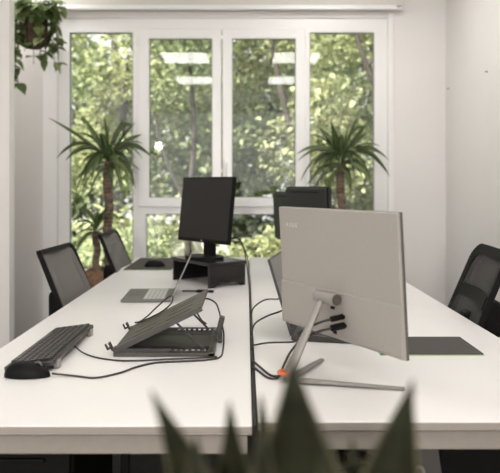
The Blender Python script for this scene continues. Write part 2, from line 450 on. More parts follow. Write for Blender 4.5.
# --- black monitor on the riser, left desk
RA = R(-49)
rz = DZ
ri = thing('monitor_riser', 'glossy black monitor riser with open compartment on the left desk', 'monitor riser', (-.203, 3.408, rz), R(-54))
b = B(); box(b, (-.193, -.118, .110), (.193, .118, .127), bev=.004); obj('riser_top', b, M['gloss'], ri)
b = B(); box(b, (-.186, -.11, 0), (-.172, .11, .110), bev=.002); obj('side_panel', b, M['gloss'], ri)
b = B()
prism(b, [(-.11, 0), (-.085, 0), (-.065, .012), (-.03, .022), (.03, .022), (.065, .012), (.085, 0), (.11, 0), (.11, .110), (-.11, .110)], .170, .188,
      M=Matrix(((0, 0, 1, 0), (1, 0, 0, 0), (0, 1, 0, 0), (0, 0, 0, 1))))
obj('side_panel', b, M['gloss'], ri)
b = B(); box(b, (-.172, .095, .004), (.170, .107, .110)); obj('back_panel', b, M['gloss'], ri)

mo = thing('monitor', 'black switched-off monitor standing on the glossy black riser', 'monitor', (-.238, 3.405, rz + .127), RA)
Mx, hs = screen_panel(mo, .442, .352, .022, .086, 6.5, M['screen'], M['black'], .007, .012)
b = B(); box(b, (-.13, .022, .07), (.13, .045, .26), Mx, bev=.012); obj('rear_housing', b, M['black'], mo)
b = B(); lathe(b, [(.004, 0), (.004, .0015)], 12, M=Mx @ Tz(0, -.0005, .0095) @ Matrix.Rotation(PI / 2, 4, 'X')); obj('badge', b, M['logo'], mo)
b = B(); box(b, (-.045, .045, .01), (.045, .068, .2), bev=.006); obj('neck', b, M['black'], mo)
b = B()
prism(b, [(.125 * math.cos(2 * PI * k / 32), .02 + .09 * math.sin(2 * PI * k / 32)) for k in range(32)], 0, .014); obj('base', b, M['black'], mo)

# --- two dark monitors at the far end of the right desk
def far_monitor(loc, rot, label, H):
    t = thing('monitor', label, 'monitor', loc, rot)
    Mx, hs = screen_panel(t, .475, H, .018, .15, 3, M['screen'], M['darkback'], .008)
    b = B(); box(b, (-.228, .018, .01), (.228, .034, H - .009), Mx, bev=.006); rh = obj('rear_housing', b, M['darkback'], t)
    b = B(); box(b, (-.16, .0335, H - .034), (.16, .0350, H - .027), Mx); obj('vent_slot', b, M['black'], rh)
    b = B(); box(b, (-.03, .036, .012), (.03, .06, .30), bev=.006); obj('neck', b, M['black'], t)
    b = B(); prism(b, [(.11 * math.cos(2 * PI * k / 32), .03 + .085 * math.sin(2 * PI * k / 32)) for k in range(32)], 0, .014); obj('base', b, M['black'], t)
    return t
far_monitor((.374, 3.62, DZ), R(114), 'dark monitor seen from behind, its top showing over the silver monitor', .362)
far_monitor((.320, 4.18, DZ), R(114), 'dark monitor farthest from the camera, half hidden behind another dark monitor', .328)

# --- large silver monitor, its back to us
big = thing('monitor', 'large silver-grey monitor with its back to the camera on the right desk', 'monitor', (.2655, 1.798, DZ), R(120))
W, H = .530, .365
Mx = Tz(0, 0, .085) @ Matrix.Rotation(-R(3.7), 4, 'X')
b = B(); box(b, (-W / 2, -.002, 0), (W / 2, .012, H), Mx, bev=.003); obj('housing', b, [M['silver']], big)
b = B(); box(b, (-W / 2 - .0008, -.005, -.0008), (W / 2 + .0008, .004, H + .0008), Mx, bev=.001); obj('bezel', b, M['rim'], big)
b = B(); box(b, (-W / 2 + .007, -.0065, .01), (W / 2 - .007, -.005, H - .007), Mx); obj('screen', b, M['screen'], big)
# thicker lower cover with a sloping upper lip
b = B()
prism(b, [(.012, .004), (.012, .136), (.0155, .1355), (.0165, .134), (.021, .012), (.017, .004)], -W / 2 + .001, W / 2 - .001,
      M=Mx @ Matrix(((0, 0, 1, 0), (1, 0, 0, 0), (0, 1, 0, 0), (0, 0, 0, 1))))
low = obj('lower_cover', b, M['silver'], big)
# raised lettering, top outer corner of the back
cu = bpy.data.curves.new('lettering', 'FONT'); cu.body = 'ASUS'; cu.size = .0195; cu.extrude = .0006; cu.align_x = 'CENTER'; cu.space_character = 1.5
tmp = bpy.data.objects.new('lettering', cu); COL.objects.link(tmp)
me = bpy.data.meshes.new_from_object(tmp.evaluated_get(bpy.context.evaluated_depsgraph_get()))
bpy.data.objects.remove(tmp)
lo = bpy.data.objects.new('logo_lettering', me); COL.objects.link(lo); lo.parent = big; me.materials.clear(); me.materials.append(M['logo'])
# on the back (local +y) reading from outside: x mirrored
lo.matrix_local = Mx @ Tz(W / 2 - .068, .0125, H - .060) @ Matrix.Rotation(PI, 4, 'Z') @ Matrix.Rotation(PI / 2, 4, 'X')
# ports
for (x, z) in ((-.045, .073), (-.05, .05), (.0, .090), (-.005, .022)):
    b = B(); box(b, (x - .008, .0205, z - .004), (x + .008, .0225, z + .004), Mx); obj('port', b, M['black'], low)
# hinge and stand
hx_, hz_ = -.005, .205
b = B(); tube(b, [(hx_ - .045, .052, hz_), (hx_ + .045, .052, hz_)], .0165, 20, False); box(b, (hx_ - .03, .019, hz_ - .02), (hx_ + .03, .05, hz_ + .012), bev=.004); hgo = obj('hinge', b, M['alum'], big, False)
for s in (-1, 1):
    b = B(); tube(b, [(hx_ + s * .0452, .052, hz_), (hx_ + s * .047, .052, hz_)], .015, 20, False); obj('hinge_cap', b, M['rim'], hgo)
inv = Matrix.Rotation(-R(120), 4, 'Z')
def L(x, y, z): return inv @ Vector((x - .2655, y - 1.798, z - DZ))
foot = (.106, 1.668)
b = B(); A0 = L(.208, 1.772, .928); A1 = L(foot[0], foot[1], DZ + .012)
tube(b, [A0, A0.lerp(A1, .5), A1], lambda q: .011 + .009 * q, 12, True, flat=.5, up=(0, 1, .6)); obj('stand_arm', b, M['alum'], big, True)
for (ex, ey) in ((.398, 1.602), (.222, 1.87)):
    E0 = L(foot[0], foot[1], DZ + .008); E1 = L(ex, ey, DZ + .0055)
    b = B(); tube(b, [E0, E1], lambda q: .0135 - .006 * q, 12, False, flat=.5, up=(0, 0, 1)); obj('foot', b, M['alum'], big, True)

# ------------------------------------------------------------------ laptops
def laptop(label, loc, rot, W, D, Hh, lean, deckm, keym, lidm, th=.016, lidth=.006):
    t = thing('laptop', label, 'laptop', loc, rot)
    b = B(); box(b, (-W / 2, -D / 2, .001), (W / 2, D / 2, th), bev=.004); ba = obj('base', b, deckm, t)
    b = B()
    for r_ in range(5):
        n = 13
        for c in range(n):
            x0 = -W / 2 + .02 + c * (W - .04) / n; y0 = D / 2 - .03 - (r_ + 1) * .019
            box(b, (x0 + .001, y0, th), (x0 + (W - .04) / n - .002, y0 + .016, th + .0015))
    obj('keyboard', b, keym, ba)
    b = B(); box(b, (-.05, -D / 2 + .012, th), (.05, -D / 2 + .07, th + .0006)); obj('touchpad', b, keym if False else M['rim'], ba)
    Mx = Tz(0, D / 2 - .004, th - .002) @ Matrix.Rotation(-R(lean), 4, 'X')
    b = B(); box(b, (-W / 2, 0, 0), (W / 2, lidth, Hh), Mx, bev=.002); lid = obj('lid', b, lidm, t)
    b = B(); box(b, (-W / 2 + .003, -.0012, .004), (W / 2 - .003, .0, Hh - .003), Mx); obj('screen', b, M['screen'], lid)
    return t, Mx, lid
laptop('slim grey open laptop on the left desk in front of the riser', (-.448, 2.965, DZ), R(-87.6), .31, .222, .214, 24.2, M['deck'], M['key'], M['alum'], .013, .005)
t2, Mx2, lid2 = laptop('open dark laptop with tall lid behind the large silver monitor', (.309, 2.266, DZ), R(78), .36, .25, .262, 17, M['standd'], M['keyb'], M['alum'], .02, .006)
M['glossscreen'] = mat('glossy_screen', (.02, .02, .021), .06, spec=.9)
for c_ in lid2.children: c_.data.materials[0] = M['glossscreen']
b = B(); ring(b, -.181, .181, 0, .263, .009, -.001, .0075, .001); bmesh.ops.transform(b, matrix=Mx2, verts=b.verts[:]); obj('lid_rim', b, M['standd'], lid2)

# adapter hub on the left desk
hb_ = thing('usb_hub', 'small black adapter lying in front of the riser with its lead to the slim laptop', 'adapter', (-.205, 3.08, DZ), R(-8))
b = B(); box(b, (-.035, -.016, 0), (.02, .016, .012), bev=.004); obj('body', b, M['black'], hb_)
b = B(); box(b, (.022, -.01, .001), (.05, .01, .011), bev=.003); obj('plug', b, M['black'], hb_)
b = B(); tube(b, [(-.03, 0, .006), (-.07, .004, .005), (-.105, .0, .005)], .0035, 8); obj('lead', b, M['cable'], hb_, True)

# ------------------------------------------------------------------ desk pads
def pad(label, cx, cy, w, d, rot=0, skew=0):
    t = thing('desk_pad', label, 'desk pad', (cx, cy, DZ), rot)
    b = B(); prism(b, [(-w / 2, -d / 2), (w / 2, -d / 2), (w / 2, d / 2), (-w / 2, d / 2)], .0012, .0065); obj('pad_surface', b, M['mat'], t)
    b = B(); box(b, (-w / 2 - .002, -d / 2 - .002, 0), (w / 2 + .002, d / 2 + .002, .0026)); obj('pad_backing', b, M['green'], t)
pad('dark grey desk pad with green edge on the right desk beside the silver monitor', .565, 2.042, .31, .215)
pad('dark grey desk pad with green edge at the far end of the left desk', -.602, 4.20, .29, .62)

# ------------------------------------------------------------------ mice and keyboard
def mouse(label, loc, rot, s=1):
    t = thing('mouse', label, 'mouse', loc, rot, None)
    def f(u, v):
        a = 2 * PI * u
        # v 0 at base rim .. 1 crown
        k = math.cos(v * PI / 2) ** .55 if v < 1 else 0
        z = .038 * math.sin(v * PI / 2)
        x = .062 * math.cos(a) * k; y = .031 * math.sin(a) * k * (1 - .12 * math.cos(a))
        z *= 1 - .18 * (x / .062) ** 2 + .12 * (x / .062) * -1
        return Vector((x * s, y * s, .001 + z * s))
    b = B(); V = grid(b, f, 28, 10); b.faces.new(V[0][:-1]); bmesh.ops.remove_doubles(b, verts=b.verts[:], dist=.0002); obj('shell', b, M['black'], t, True)
    b = B(); tube(b, [(.030 + .009 * math.cos(a * PI / 6), 0, (.030 + .009 * math.sin(a * PI / 6)) * s) for a in range(12)], .0035, 8, False, closed=True, up=(0, 1, 0)); obj('scroll_wheel', b, M['rim'], t, True)
    return t
mouse('black wired mouse on the left desk in front of the long keyboard', (-.590, 1.722, DZ), R(-4), 1.02)
mouse('black mouse lying on the far desk pad', (-.575, 4.02, DZ + .0065), R(5), 1.05)

kb = thing('keyboard', 'long black keyboard on the left desk, tilted up on its rear feet', 'keyboard', (-.600, 1.998, DZ), R(-90))
KL, KD = .465, .138
Kt = Tz(0, 0, .004) @ Matrix.Rotation(R(7.5), 4, 'X')
b = B(); box(b, (-KL / 2, -KD / 2, .004), (KL / 2, KD / 2, .018), Kt, bev=.003); kbase = obj('base', b, M['keybase'], kb)
b = B()
nr = 6
for r_ in range(nr):
    y0 = -KD / 2 + .008 + r_ * .0203; x = -KL / 2 + .008
    widths = [.0185] * 24
    if r_ == 0: widths = [.024, .022, .022, .115, .022, .022, .022, .024, .0185, .0185, .0185, .0185, .0185, .038, .018]
    for w in widths:
        if x + w > KL / 2 - .006: break
        box(b, (x + .0016, y0 + .0014, .018), (x + w - .0016, y0 + .0185, .0255), Kt, bev=.0015, seg=1); x += w + .0003
obj('keycaps', b, M['keyb'], kbase)
for sx in (-1, 1):
    b = B(); box(b, (sx * .19 - .012, KD / 2 - .012, .0), (sx * .19 + .012, KD / 2 + .004, .0235), bev=.002); obj('foot', b, M['alum'], kb)

# ------------------------------------------------------------------ laptop stand
st = thing('laptop_stand', 'empty folding laptop stand with tilted slotted plate on the left desk', 'laptop stand', (-.40, 1.918, DZ), R(0))
# local: x 0..0.305, y 0..0.30
bs = B()
for y in (.0, .278): box(bs, (0, y, .0), (.305, y + .022, .012), bev=.002)
box(bs, (.01, .10, .002), (.30, .278, .007))
box(bs, (.285, .0, .0), (.305, .30, .016), bev=.002)
base = obj('base_frame', bs, M['stand'], st)
for y in (.004, .282):
    b = B(); box(b, (0, y, .0115), (.165, y + .014, .024))
    for k in range(7): box(b, (.165 + k * .0175 + .009, y, .0115), (.165 + k * .0175 + .0175, y + .014, .024))
    box(b, (.165, y, .0115), (.30, y + .014, .0145))
    box(b, (.165, y, .0215), (.30, y + .014, .024))
    obj('notched_rail', b, M['standd'], st)
ang = R(26.2)
PM = Tz(.002, 0, .014) @ Matrix.Rotation(-ang, 4, 'Y')
b = B()
# plate with slots: strips across
PLn = .296
ys = [(.0, .055), (.067, .13), (.142, .20), (.212, .245), (.257, .335)]
for (a, c) in ys: box(b, (0.0, a + .0, 0), (PLn, c, .007), PM, bev=.0015, seg=1)
for (x0, x1) in ((0, .05), (.125, .17), (.255, PLn)): box(b, (x0, .01, .0005), (x1, .325, .0065), PM)
pl = obj('support_plate', b, M['stand'], st)
b = B(); box(b, (0, -.003, -.006), (PLn, .0, .009), PM); obj('plate_edge', b, M['standd'], pl)
for y in (.018, .30):
    b = B(); box(b, (-.004, y, .0), (.004, y + .022, .010), PM); box(b, (-.010, y, .002), (-.004, y + .018, .030), PM, bev=.002); box(b, (-.018, y + .003, .010), (-.0095, y + .015, .016), PM, bev=.001); box(b, (-.022, y + .003, .010), (-.018, y + .015, .030), PM, bev=.001); obj('stop_hook', b, M['standd'], pl)
for y in (.012, .288):
    p0 = PM @ Vector((.205, y, -.002)); p1 = Vector((.272, y, .018))
    b = B(); tube(b, [p0, p1], .0035, 8, False); obj('prop_leg', b, M['standd'], st)
    
# phone cradle / bracket standing up at the right end
b = B(); box(b, (.308, .17, .0), (.322, .20, .035), bev=.003)
box(b, (.300, .165, .025), (.318, .205, .085), M=Tz(.311, 0, .03) @ Matrix.Rotation(R(14), 4, 'Y') @ Tz(-.311, 0, -.03), bev=.004); obj('end_bracket', b, M['standd'], st)

# ------------------------------------------------------------------ cables
def cable(name, label, pts, r=.0028, tie=None, plugs=(), m='cable'):
    b = B(); tube(b, pts, r, 8, True, 8)
    o = obj(name, b, M[m], None, True); tag(o, label, 'cable')
    for (p, q, rr) in plugs:
        b = B(); tube(b, [p, q], rr, 10, False); obj('plug', b, M['black'], o)
    return o
zc = DZ + .003
cable('mouse_cable', 'black mouse cable looping over the desk to the laptop stand',
      [(-.524, 1.722, DZ + .008), (-.455, 1.715, zc), (-.40, 1.70, zc), (-.345, 1.745, zc), (-.31, 1.80, zc), (-.26, 1.845, zc), (-.18, 1.86, zc), (-.115, 1.875, zc), (-.078, 1.905, zc), (-.072, 1.99, zc + .0), (-.072, 2.06, zc + .03), (-.078, 2.09, zc + .055)])
cable('keyboard_cable', 'black keyboard cable curving to the laptop stand base',
      [(-.530, 1.97, DZ + .020), (-.497, 1.94, DZ + .008), (-.45, 1.905, zc), (-.38, 1.87, zc), (-.31, 1.868, zc), (-.22, 1.885, zc), (-.14, 1.895, zc), (-.087, 1.91, zc)], .0025)
cable('stand_cable', 'black cable looping high at the right end of the laptop stand',
      [(-.135, 2.17, DZ + .045), (-.155, 2.18, DZ + .06), (-.17, 2.19, DZ + .095), (-.14, 2.20, DZ + .125), (-.105, 2.18, DZ + .115), (-.09, 2.15, DZ + .09), (-.085, 2.13, DZ + .07)], .0028)
cable('stand_cable', 'thin black cable bunched over the low edge of the laptop stand',
      [PM @ Vector(p) + Vector((-.40, 1.918, DZ)) for p in ((.03, .30, .012), (.06, .33, .014), (.10, .338, .026), (.15, .342, .040), (.175, .32, .040), (.165, .29, .022), (.12, .285, .012), (.05, .29, .012), (.02, .31, .016))], .0028)
# monitor cables: ports -> stand arm -> gap
Bg = big.matrix_basis
def Wd(x, y, z):                       # big-monitor local -> world
    v = Matrix.Rotation(R(120), 4, 'Z') @ (Mx_big @ Vector((x, y, z)))
    return Vector((v.x + .2655, v.y + 1.798, v.z + DZ))
Mx_big = Tz(0, 0, .085) @ Matrix.Rotation(-R(3.7), 4, 'X')
p1 = Wd(-.045, .023, .073); p1b = Wd(-.043, .060, .072); p1c = Wd(-.02, .088, .062)
p2 = Wd(-.05, .023, .05); p2b = Wd(-.047, .064, .049); p2c = Wd(-.02, .092, .038)
tiep = Vector((.1035, 1.678, DZ + .024))
cable('monitor_cable', 'upper black cable from the silver monitor down to its stand foot',
      [p1b, p1c, Wd(.03, .12, .03), (.155, 1.80, DZ + .085), (.122, 1.76, DZ + .055), (.104, 1.735, DZ + .03), (.085, 1.70, zc + .001), (.06, 1.70, zc), (.035, 1.76, zc), (.024, 1.80, DZ + .001), (.0192, 1.84, DZ - .01)], .0032, plugs=((p1, p1b, .008),))
cable('monitor_cable', 'lower black cable from the silver monitor down to its stand foot',
      [p2b, p2c, Wd(.03, .125, .005), (.165, 1.815, DZ + .07), (.132, 1.78, DZ + .045), (.112, 1.745, DZ + .02), (.095, 1.72, zc + .002), (.068, 1.72, zc), (.04, 1.80, zc), (.024, 1.86, DZ + .001), (.0192, 1.90, DZ - .01)], .0032, plugs=((p2, p2b, .009),))
b = B(); tube(b, [(tiep.x + .0165 * math.cos(a * PI / 8), tiep.y + .0165 * math.sin(a * PI / 8), tiep.z) for a in range(16)], .0055, 8, False, closed=True, up=(0, 0, 1), flat=1)
o = obj('cable_tie', b, M['orange'], None, True); tag(o, 'orange tape tie around the cables at the silver monitor foot', 'cable tie')
for i, (ya, xa, za, xe, ye, ze, l) in enumerate(((2.52, .02, .0, .142, 2.46, .105, 'topmost black lead arching from the desk gap to the dark laptop'),
                                            (2.22, .02, .0, .130, 2.24, .075, 'middle black lead arching from the desk gap to the dark laptop'),
                                            (2.02, .02, .0, .165, 2.06, .012, 'lowest black lead running from the desk gap to the dark laptop'))):
    zz = DZ
    cable('laptop_cable', l, [(.0192, ya, zz - .03), (.020, ya + .004, zz + .004), (.034, ya + .012, zz + .035 * (1 if i < 2 else .25)), (.075, (ya + ye) / 2, zz + (.07, .06, .013)[i]), (xe - .02, ye, zz + (.078, .07, .010)[i]), (xe, ye + .02, zz + (.082, .074, .009)[i])], .003)
# leads behind the riser
cable('monitor_cable', 'black lead dropping from the riser monitor into the desk gap',
      [(-.075, 3.45, DZ + .23), (-.04, 3.42, DZ + .235), (-.012, 3.40, DZ + .18), (.006, 3.36, DZ + .08), (.014, 3.22, DZ + .02), (.0192, 2.95, DZ + .004), (.0192, 2.6, DZ - .004)], .0035)
cable('monitor_cable', 'second black lead behind the riser, nearer the window',
      [(-.085, 3.56, DZ + .22), (-.035, 3.58, DZ + .21), (.006, 3.58, DZ + .12), (.0165, 3.55, DZ + .03), (.0192, 3.3, DZ + .004), (.0192, 2.8, DZ - .003)], .0035)
cable('gap_cable', 'thick black cables lying along the gap between the two desks',
      [(.0192, 1.40, DZ - .012), (.0192, 1.9, DZ - .010), (.0192, 2.6, DZ - .010), (.0192, 3.5, DZ - .010)], .005)

# ------------------------------------------------------------------ leaves
def strap(bm, p0, az, el, ln, w, droop, seg=9, fold=.25, th=.0016, tw=0):
    """long pointed strap leaf; drooping under its weight"""
    p = Vector(p0); ang_ = el; step = ln / seg; A = []
    side = Vector((-math.sin(az), math.cos(az), 0))
    for i in range(seg + 1):
        q = i / seg
        wd = w * (min(1, .45 + q * 2.2) if q < .3 else 1) * (1 - max(0, (q - .3) / .7) ** 1.7)
        d = Vector((math.cos(az) * math.cos(ang_), math.sin(az) * math.cos(ang_), math.sin(ang_)))
        nrm = side.cross(d) * -1
        A.append((p.copy(), wd, nrm.copy()))
        p += d * step; ang_ -= droop * (.25 + 1.5 * q) / seg
    rows = []
    for (c, wd, nr_) in A:
        wd = max(wd, .0008)
        rows.append([bm.verts.new(c + side * wd / 2 + nr_ * wd * fold), bm.verts.new(c), bm.verts.new(c - side * wd / 2 + nr_ * wd * fold), bm.verts.new(c - nr_ * th * 2)])
    for i in range(seg):
        a, b_ = rows[i], rows[i + 1]
        for k in range(4): bm.faces.new((a[k], a[(k + 1) % 4], b_[(k + 1) % 4], b_[k]))
    bm.faces.new(rows[0]); bm.faces.new(rows[-1][::-1])

def strap_to(bm, base, tip, lift, w, fold=.2, th=.0016, seg=12, roll=0):
    p0, p2 = Vector(base), Vector(tip); p1 = p0.lerp(p2, .5) + Vector((0, 0, lift))
    hd = Vector((p2.x - p0.x, p2.y - p0.y, 0))
    hd = hd.normalized() if hd.length > .01 else Vector((0, -1, 0))
    side0 = Vector((-hd.y, hd.x, 0)); rows = []
    for i in range(seg + 1):
        q = i / seg
        c = p0 * (1 - q) ** 2 + p1 * 2 * q * (1 - q) + p2 * q * q
        d = ((p1 - p0) * (1 - q) + (p2 - p1) * q).normalized(); nr0 = d.cross(side0)
        a_ = roll * (.35 + .65 * q); side = side0 * math.cos(a_) + nr0 * math.sin(a_); nr_ = d.cross(side)
        wd = max(.0008, w * min(1, .5 + q * 2) * (1 - max(0, (q - .35) / .65) ** 1.8))
        rows.append([bm.verts.new(c + side * wd / 2 + nr_ * wd * fold), bm.verts.new(c), bm.verts.new(c - side * wd / 2 + nr_ * wd * fold), bm.verts.new(c - nr_ * th * 2)])
    for i in range(seg):
        a, b_ = rows[i], rows[i + 1]
        for k in range(4): bm.faces.new((a[k], a[(k + 1) % 4], b_[(k + 1) % 4], b_[k]))
    bm.faces.new(rows[0]); bm.faces.new(rows[-1][::-1])

def yucca(label, loc, crown_z, trunk_r, n, spec=(), L0=.40, short=None, pot_top=.42, pot_w=.15):
    t = thing('yucca_plant', label, 'potted plant', loc)
    b = B()
    prism(b, [(-pot_w * .8, -pot_w * .8), (pot_w * .8, -pot_w * .8), (pot_w * .8, pot_w * .8), (-pot_w * .8, pot_w * .8)], 0, .01)
    rows = []
    for z, w in ((0.0, .82), (pot_top, 1.0), (pot_top, .90), (pot_top - .04, .88)):
        rows.append([b.verts.new((sx * pot_w * w, sy * pot_w * w, z)) for sx, sy in ((-1, -1), (1, -1), (1, 1), (-1, 1))])
    for i in range(3):
        for k in range(4): b.faces.new((rows[i][k], rows[i][(k + 1) % 4], rows[i + 1][(k + 1) % 4], rows[i + 1][k]))
    b.faces.new(rows[0][::-1])
    obj('planter', b, M['planter'], t)
    b = B(); box(b, (-pot_w * .87, -pot_w * .87, pot_top - .08), (pot_w * .87, pot_w * .87, pot_top - .035)); obj('soil', b, M['soil'], t)
    def stem_leaf(cx, cy, cz, tr, n, L0, seedv):
        rnd = random.Random(seedv)
        b = B()
        npt = 26
        pts = [(cx + .008 * math.sin(i * .5), cy, pot_top - .07 + (cz - pot_top + .07) * i / npt) for i in range(npt + 1)]
        tube(b, pts, lambda q: tr * (1.12 - .18 * q) * (1 + .07 * math.sin(q * 95)), 14, False); obj('trunk', b, M['bark'], t, True)
        b = B()
        sc = L0 / .40
        for i in range(n):
            q = (i + .5) / n
            az = i * 2.39996 + rnd.uniform(-.25, .25)
            el = R(48 - 105 * q + rnd.uniform(-8, 8)); ln = rnd.uniform(.24, .38) * sc
            hz = ln * math.cos(el) * (1.0 if abs(math.cos(az)) < .8 else .85)
            strap_to(b, (cx + .012 * math.cos(az), cy + .012 * math.sin(az), cz + .06 - .10 * q), (cx + hz * math.cos(az), cy + hz * math.sin(az) * .75, cz + .05 + ln * math.sin(el) - .05), rnd.uniform(.06, .2) * sc, rnd.uniform(.044, .056) * sc ** .5, roll=rnd.choice((-1, 1)) * rnd.uniform(.3, 1.2))
        for (dx, dz, lift) in spec if cz == crown_z else ():
            dy = rnd.uniform(-.16, .12) * (1 if abs(dx) < .3 else .6)
            strap_to(b, (cx + dx * .03, cy, cz + .03), (cx + dx, cy + dy, cz + .03 + dz), lift, rnd.uniform(.050, .062), roll=rnd.choice((-1, 1)) * rnd.uniform(.5, 1.15))
        obj('leaves', b, M['yleaf'], t, True)
    stem_leaf(0, 0, crown_z, trunk_r, n, L0, 5)
    if short: stem_leaf(*short)
    return t
yucca('tall yucca in a square brown planter beside the left desk, by the window', (-1.065, 4.93, 0), 1.43, .034, 26,
      spec=((-.43, .30, .02), (-.41, .0, .22), (-.33, -.02, .17), (-.21, -.27, .25), (-.17, -.2, .22), (-.10, -.2, .2), (-.22, .34, .0), (-.03, .32, .02), (.12, .31, .02), (.22, .27, .02), (.25, .19, .05),
            (.37, -.03, .2), (.32, .03, .16), (.22, -.24, .25), (.13, -.28, .25), (.18, -.22, .22)),
      short=(-.085, -.02, .90, .026, 15, .30, 11), pot_top=.605, pot_w=.15)
yucca('yucca with a brown trunk behind the right desk, by the window', (.735, 4.93, 0), 1.415, .034, 26,
      spec=((.14, .42, .0), (.27, .36, .01), (-.17, .25, .04), (-.10, .29, .02), (-.35, .04, .14), (-.34, -.01, .15), (-.31, -.16, .22), (-.24, -.09, .16), (.38, -.13, .24), (.24, -.23, .26), (.38, .0, .18), (.22, .22, .04), (.09, -.10, .2), (-.1, -.09, .18), (.05, .30, .02)), pot_top=.5, pot_w=.17)

# ------------------------------------------------------------------ foreground snake plant
ps = thing('plant_stool', 'small round oak stool holding the snake plant in the foreground', 'stool', (.055, .504, 0))
b = B(); lathe(b, [(.15, .30), (.155, .305), (.155, .32), (.15, .325)], 32); obj('seat', b, M['wood'], ps)
for k in range(4):
    a = PI / 4 + k * PI / 2
    b = B(); tube(b, [(.15 * math.cos(a), .15 * math.sin(a), 0), (.11 * math.cos(a), .11 * math.sin(a), .302)], .014, 10, False); obj('leg', b, M['wood'], ps, True)
sp = thing('snake_plant', 'blurred dark green snake plant with pointed leaves in the foreground', 'potted plant', (.055, .504, .325))
b = B(); lathe(b, [(.085, 0), (.10, .02), (.115, .22), (.118, .235), (.108, .235), (.104, .20)], 32); obj('pot', b, M['potw'], sp, True)
b = B(); lathe(b, [(.10, .17), (.104, .205), (.05, .212)], 24); obj('soil', b, M['soil'], sp)
def snake_leaf(base, tip, w, face, bend=(0, 0, 0)):
    w *= 1.12; p0, p2 = Vector(base), Vector(tip); p1 = (p0 + p2) / 2 + Vector(bend) * .84
    nrm = Vector((math.sin(face), -math.cos(face), 0))
    b = B(); rows = []; n = 18
    for i in range(n + 1):
        q = i / n
        c = p0 * (1 - q) ** 2 + p1 * 2 * q * (1 - q) + p2 * q * q
        tan = ((p1 - p0) * (1 - q) + (p2 - p1) * q).normalized()
        side = tan.cross(nrm).normalized(); nn = side.cross(tan)
        wd = w * (.62 + .55 * math.sin(PI * min(1, q * .85 + .1))) * (1 - max(0, (q - .6) / .4) ** 1.5) * .9
        wd = max(wd, .0012)
        row = []
        for (s, zf) in ((-.5, .16), (-.42, .12), (-.2, .03), (0, 0), (.2, .03), (.42, .12), (.5, .16)): row.append(b.verts.new(c + side * wd * s + nn * wd * zf))
        for (s, zf) in ((.42, .10), (.2, .0), (0, -.03), (-.2, .0), (-.42, .10)): row.append(b.verts.new(c + side * wd * s + nn * (wd * zf - .0025)))
        rows.append(row)
    m = len(rows[0])
    for i in range(n):
        for k in range(m):
            f = b.faces.new((rows[i][k], rows[i][(k + 1) % m], rows[i + 1][(k + 1) % m], rows[i + 1][k]))
            f.material_index = 1 if k in (0, 5, 6, 11) else 0
    b.faces.new(rows[0]); b.faces.new(rows[-1][::-1])
    obj('leaf', b, [M['snake'], M['snakee']], sp, True)
zb = .19
def tp(px, py, Y):
    Y *= .84
    return ((px - 246) / 638 * Y - .055, Y - .504, 1.244 - (py - 186) / 638 * Y - .325)
snake_leaf((.01, -.02, zb), tp(292, 356, .58), .150, R(0))
snake_leaf((-.035, .0, zb), tp(151, 390, .60), .072, R(20), (.07, 0, .08))
snake_leaf((-.02, .03, zb), tp(229, 402, .64), .095, R(-15))
snake_leaf((-.015, .05, zb), tp(261, 396, .66), .075, R(25))
snake_leaf((.05, .0, zb), tp(413, 380, .61), .085, R(-20), (-.045, 0, .11))
snake_leaf((-.05, -.03, zb), tp(196, 436, .58), .12, R(10), (-.02, 0, 0))
snake_leaf((.06, .03, zb), tp(352, 440, .64), .09, R(15))
snake_leaf((-.02, -.055, zb), tp(262, 420, .55), .09, R(-30))
snake_leaf((.055, -.04, zb), tp(322, 452, .56), .10, R(5))
snake_leaf((-.06, .03, zb), tp(172, 446, .64), .10, R(25))

# ------------------------------------------------------------------ hanging pothos
hp = thing('hanging_pothos', 'trailing pothos in a brown wicker basket hanging by the left pillar', 'hanging plant', (-1.605, 4.83, 2.285))
b = B(); lathe(b, [(.05, 0), (.085, .03), (.10, .09), (.105, .16), (.098, .19), (.09, .17)], 24); obj('basket', b, M['wicker'], hp, True)
b = B(); lathe(b, [(.085, .13), (.092, .165), (.02, .172)], 16); obj('soil', b, M['soil'], hp)
b = B()
for k in range(3):
    a = k * 2 * PI / 3 + .4; tube(b, [(.10 * math.cos(a), .10 * math.sin(a), .17), (.02 * math.cos(a), .02 * math.sin(a), .665)], .0025, 6, False)
obj('hanger_cord', b, M['cord'], hp)
rnd = random.Random(21)
def heart(bm, p, d, up, s, cup=.15):
    """pointed heart leaf: p stalk end, d direction to the tip"""
    d = Vector(d).normalized(); up = Vector(up); sd = d.cross(up).normalized(); nn = sd.cross(d)
    out = [(-.05, .0), (-.12, .22), (-.02, .42), (.22, .46), (.50, .34), (.78, .14), (1.0, 0)]
    mid = [bm.verts.new(Vector(p) + d * x * s - nn * (.10 * x * x) * s) for x, _ in out]
    for sg in (1, -1):
        ed = [bm.verts.new(Vector(p) + d * x * s + sd * sg * y * s + nn * (cup * y - .10 * x * x) * s) for x, y in out[1:-1]]
        bm.faces.new([mid[0], ed[0], mid[1]])
        for i in range(len(ed) - 1): bm.faces.new([mid[i + 1], ed[i], ed[i + 1], mid[i + 2]])
        bm.faces.new([mid[-2], ed[-1], mid[-1]])
vb = B(); lb = B()
vines = []
for k in range(32):
    a = rnd.uniform(0, 2 * PI); r0 = rnd.uniform(.02, .07); out_ = rnd.uniform(.06, .16); dn = rnd.uniform(-.12, .30) if k > 5 else rnd.uniform(.0, .2)
    c, s = math.cos(a), math.sin(a)
    pts = [(r0 * c, r0 * s, .165), (r0 * c * 1.3, r0 * s * 1.3, .27 + rnd.uniform(0, .08)), ((r0 + out_ * .7) * c, (r0 + out_ * .7) * s, .23 + rnd.uniform(-.03, .1)), ((r0 + out_) * c, (r0 + out_) * s, .12 - dn)]
    vines.append(pts)
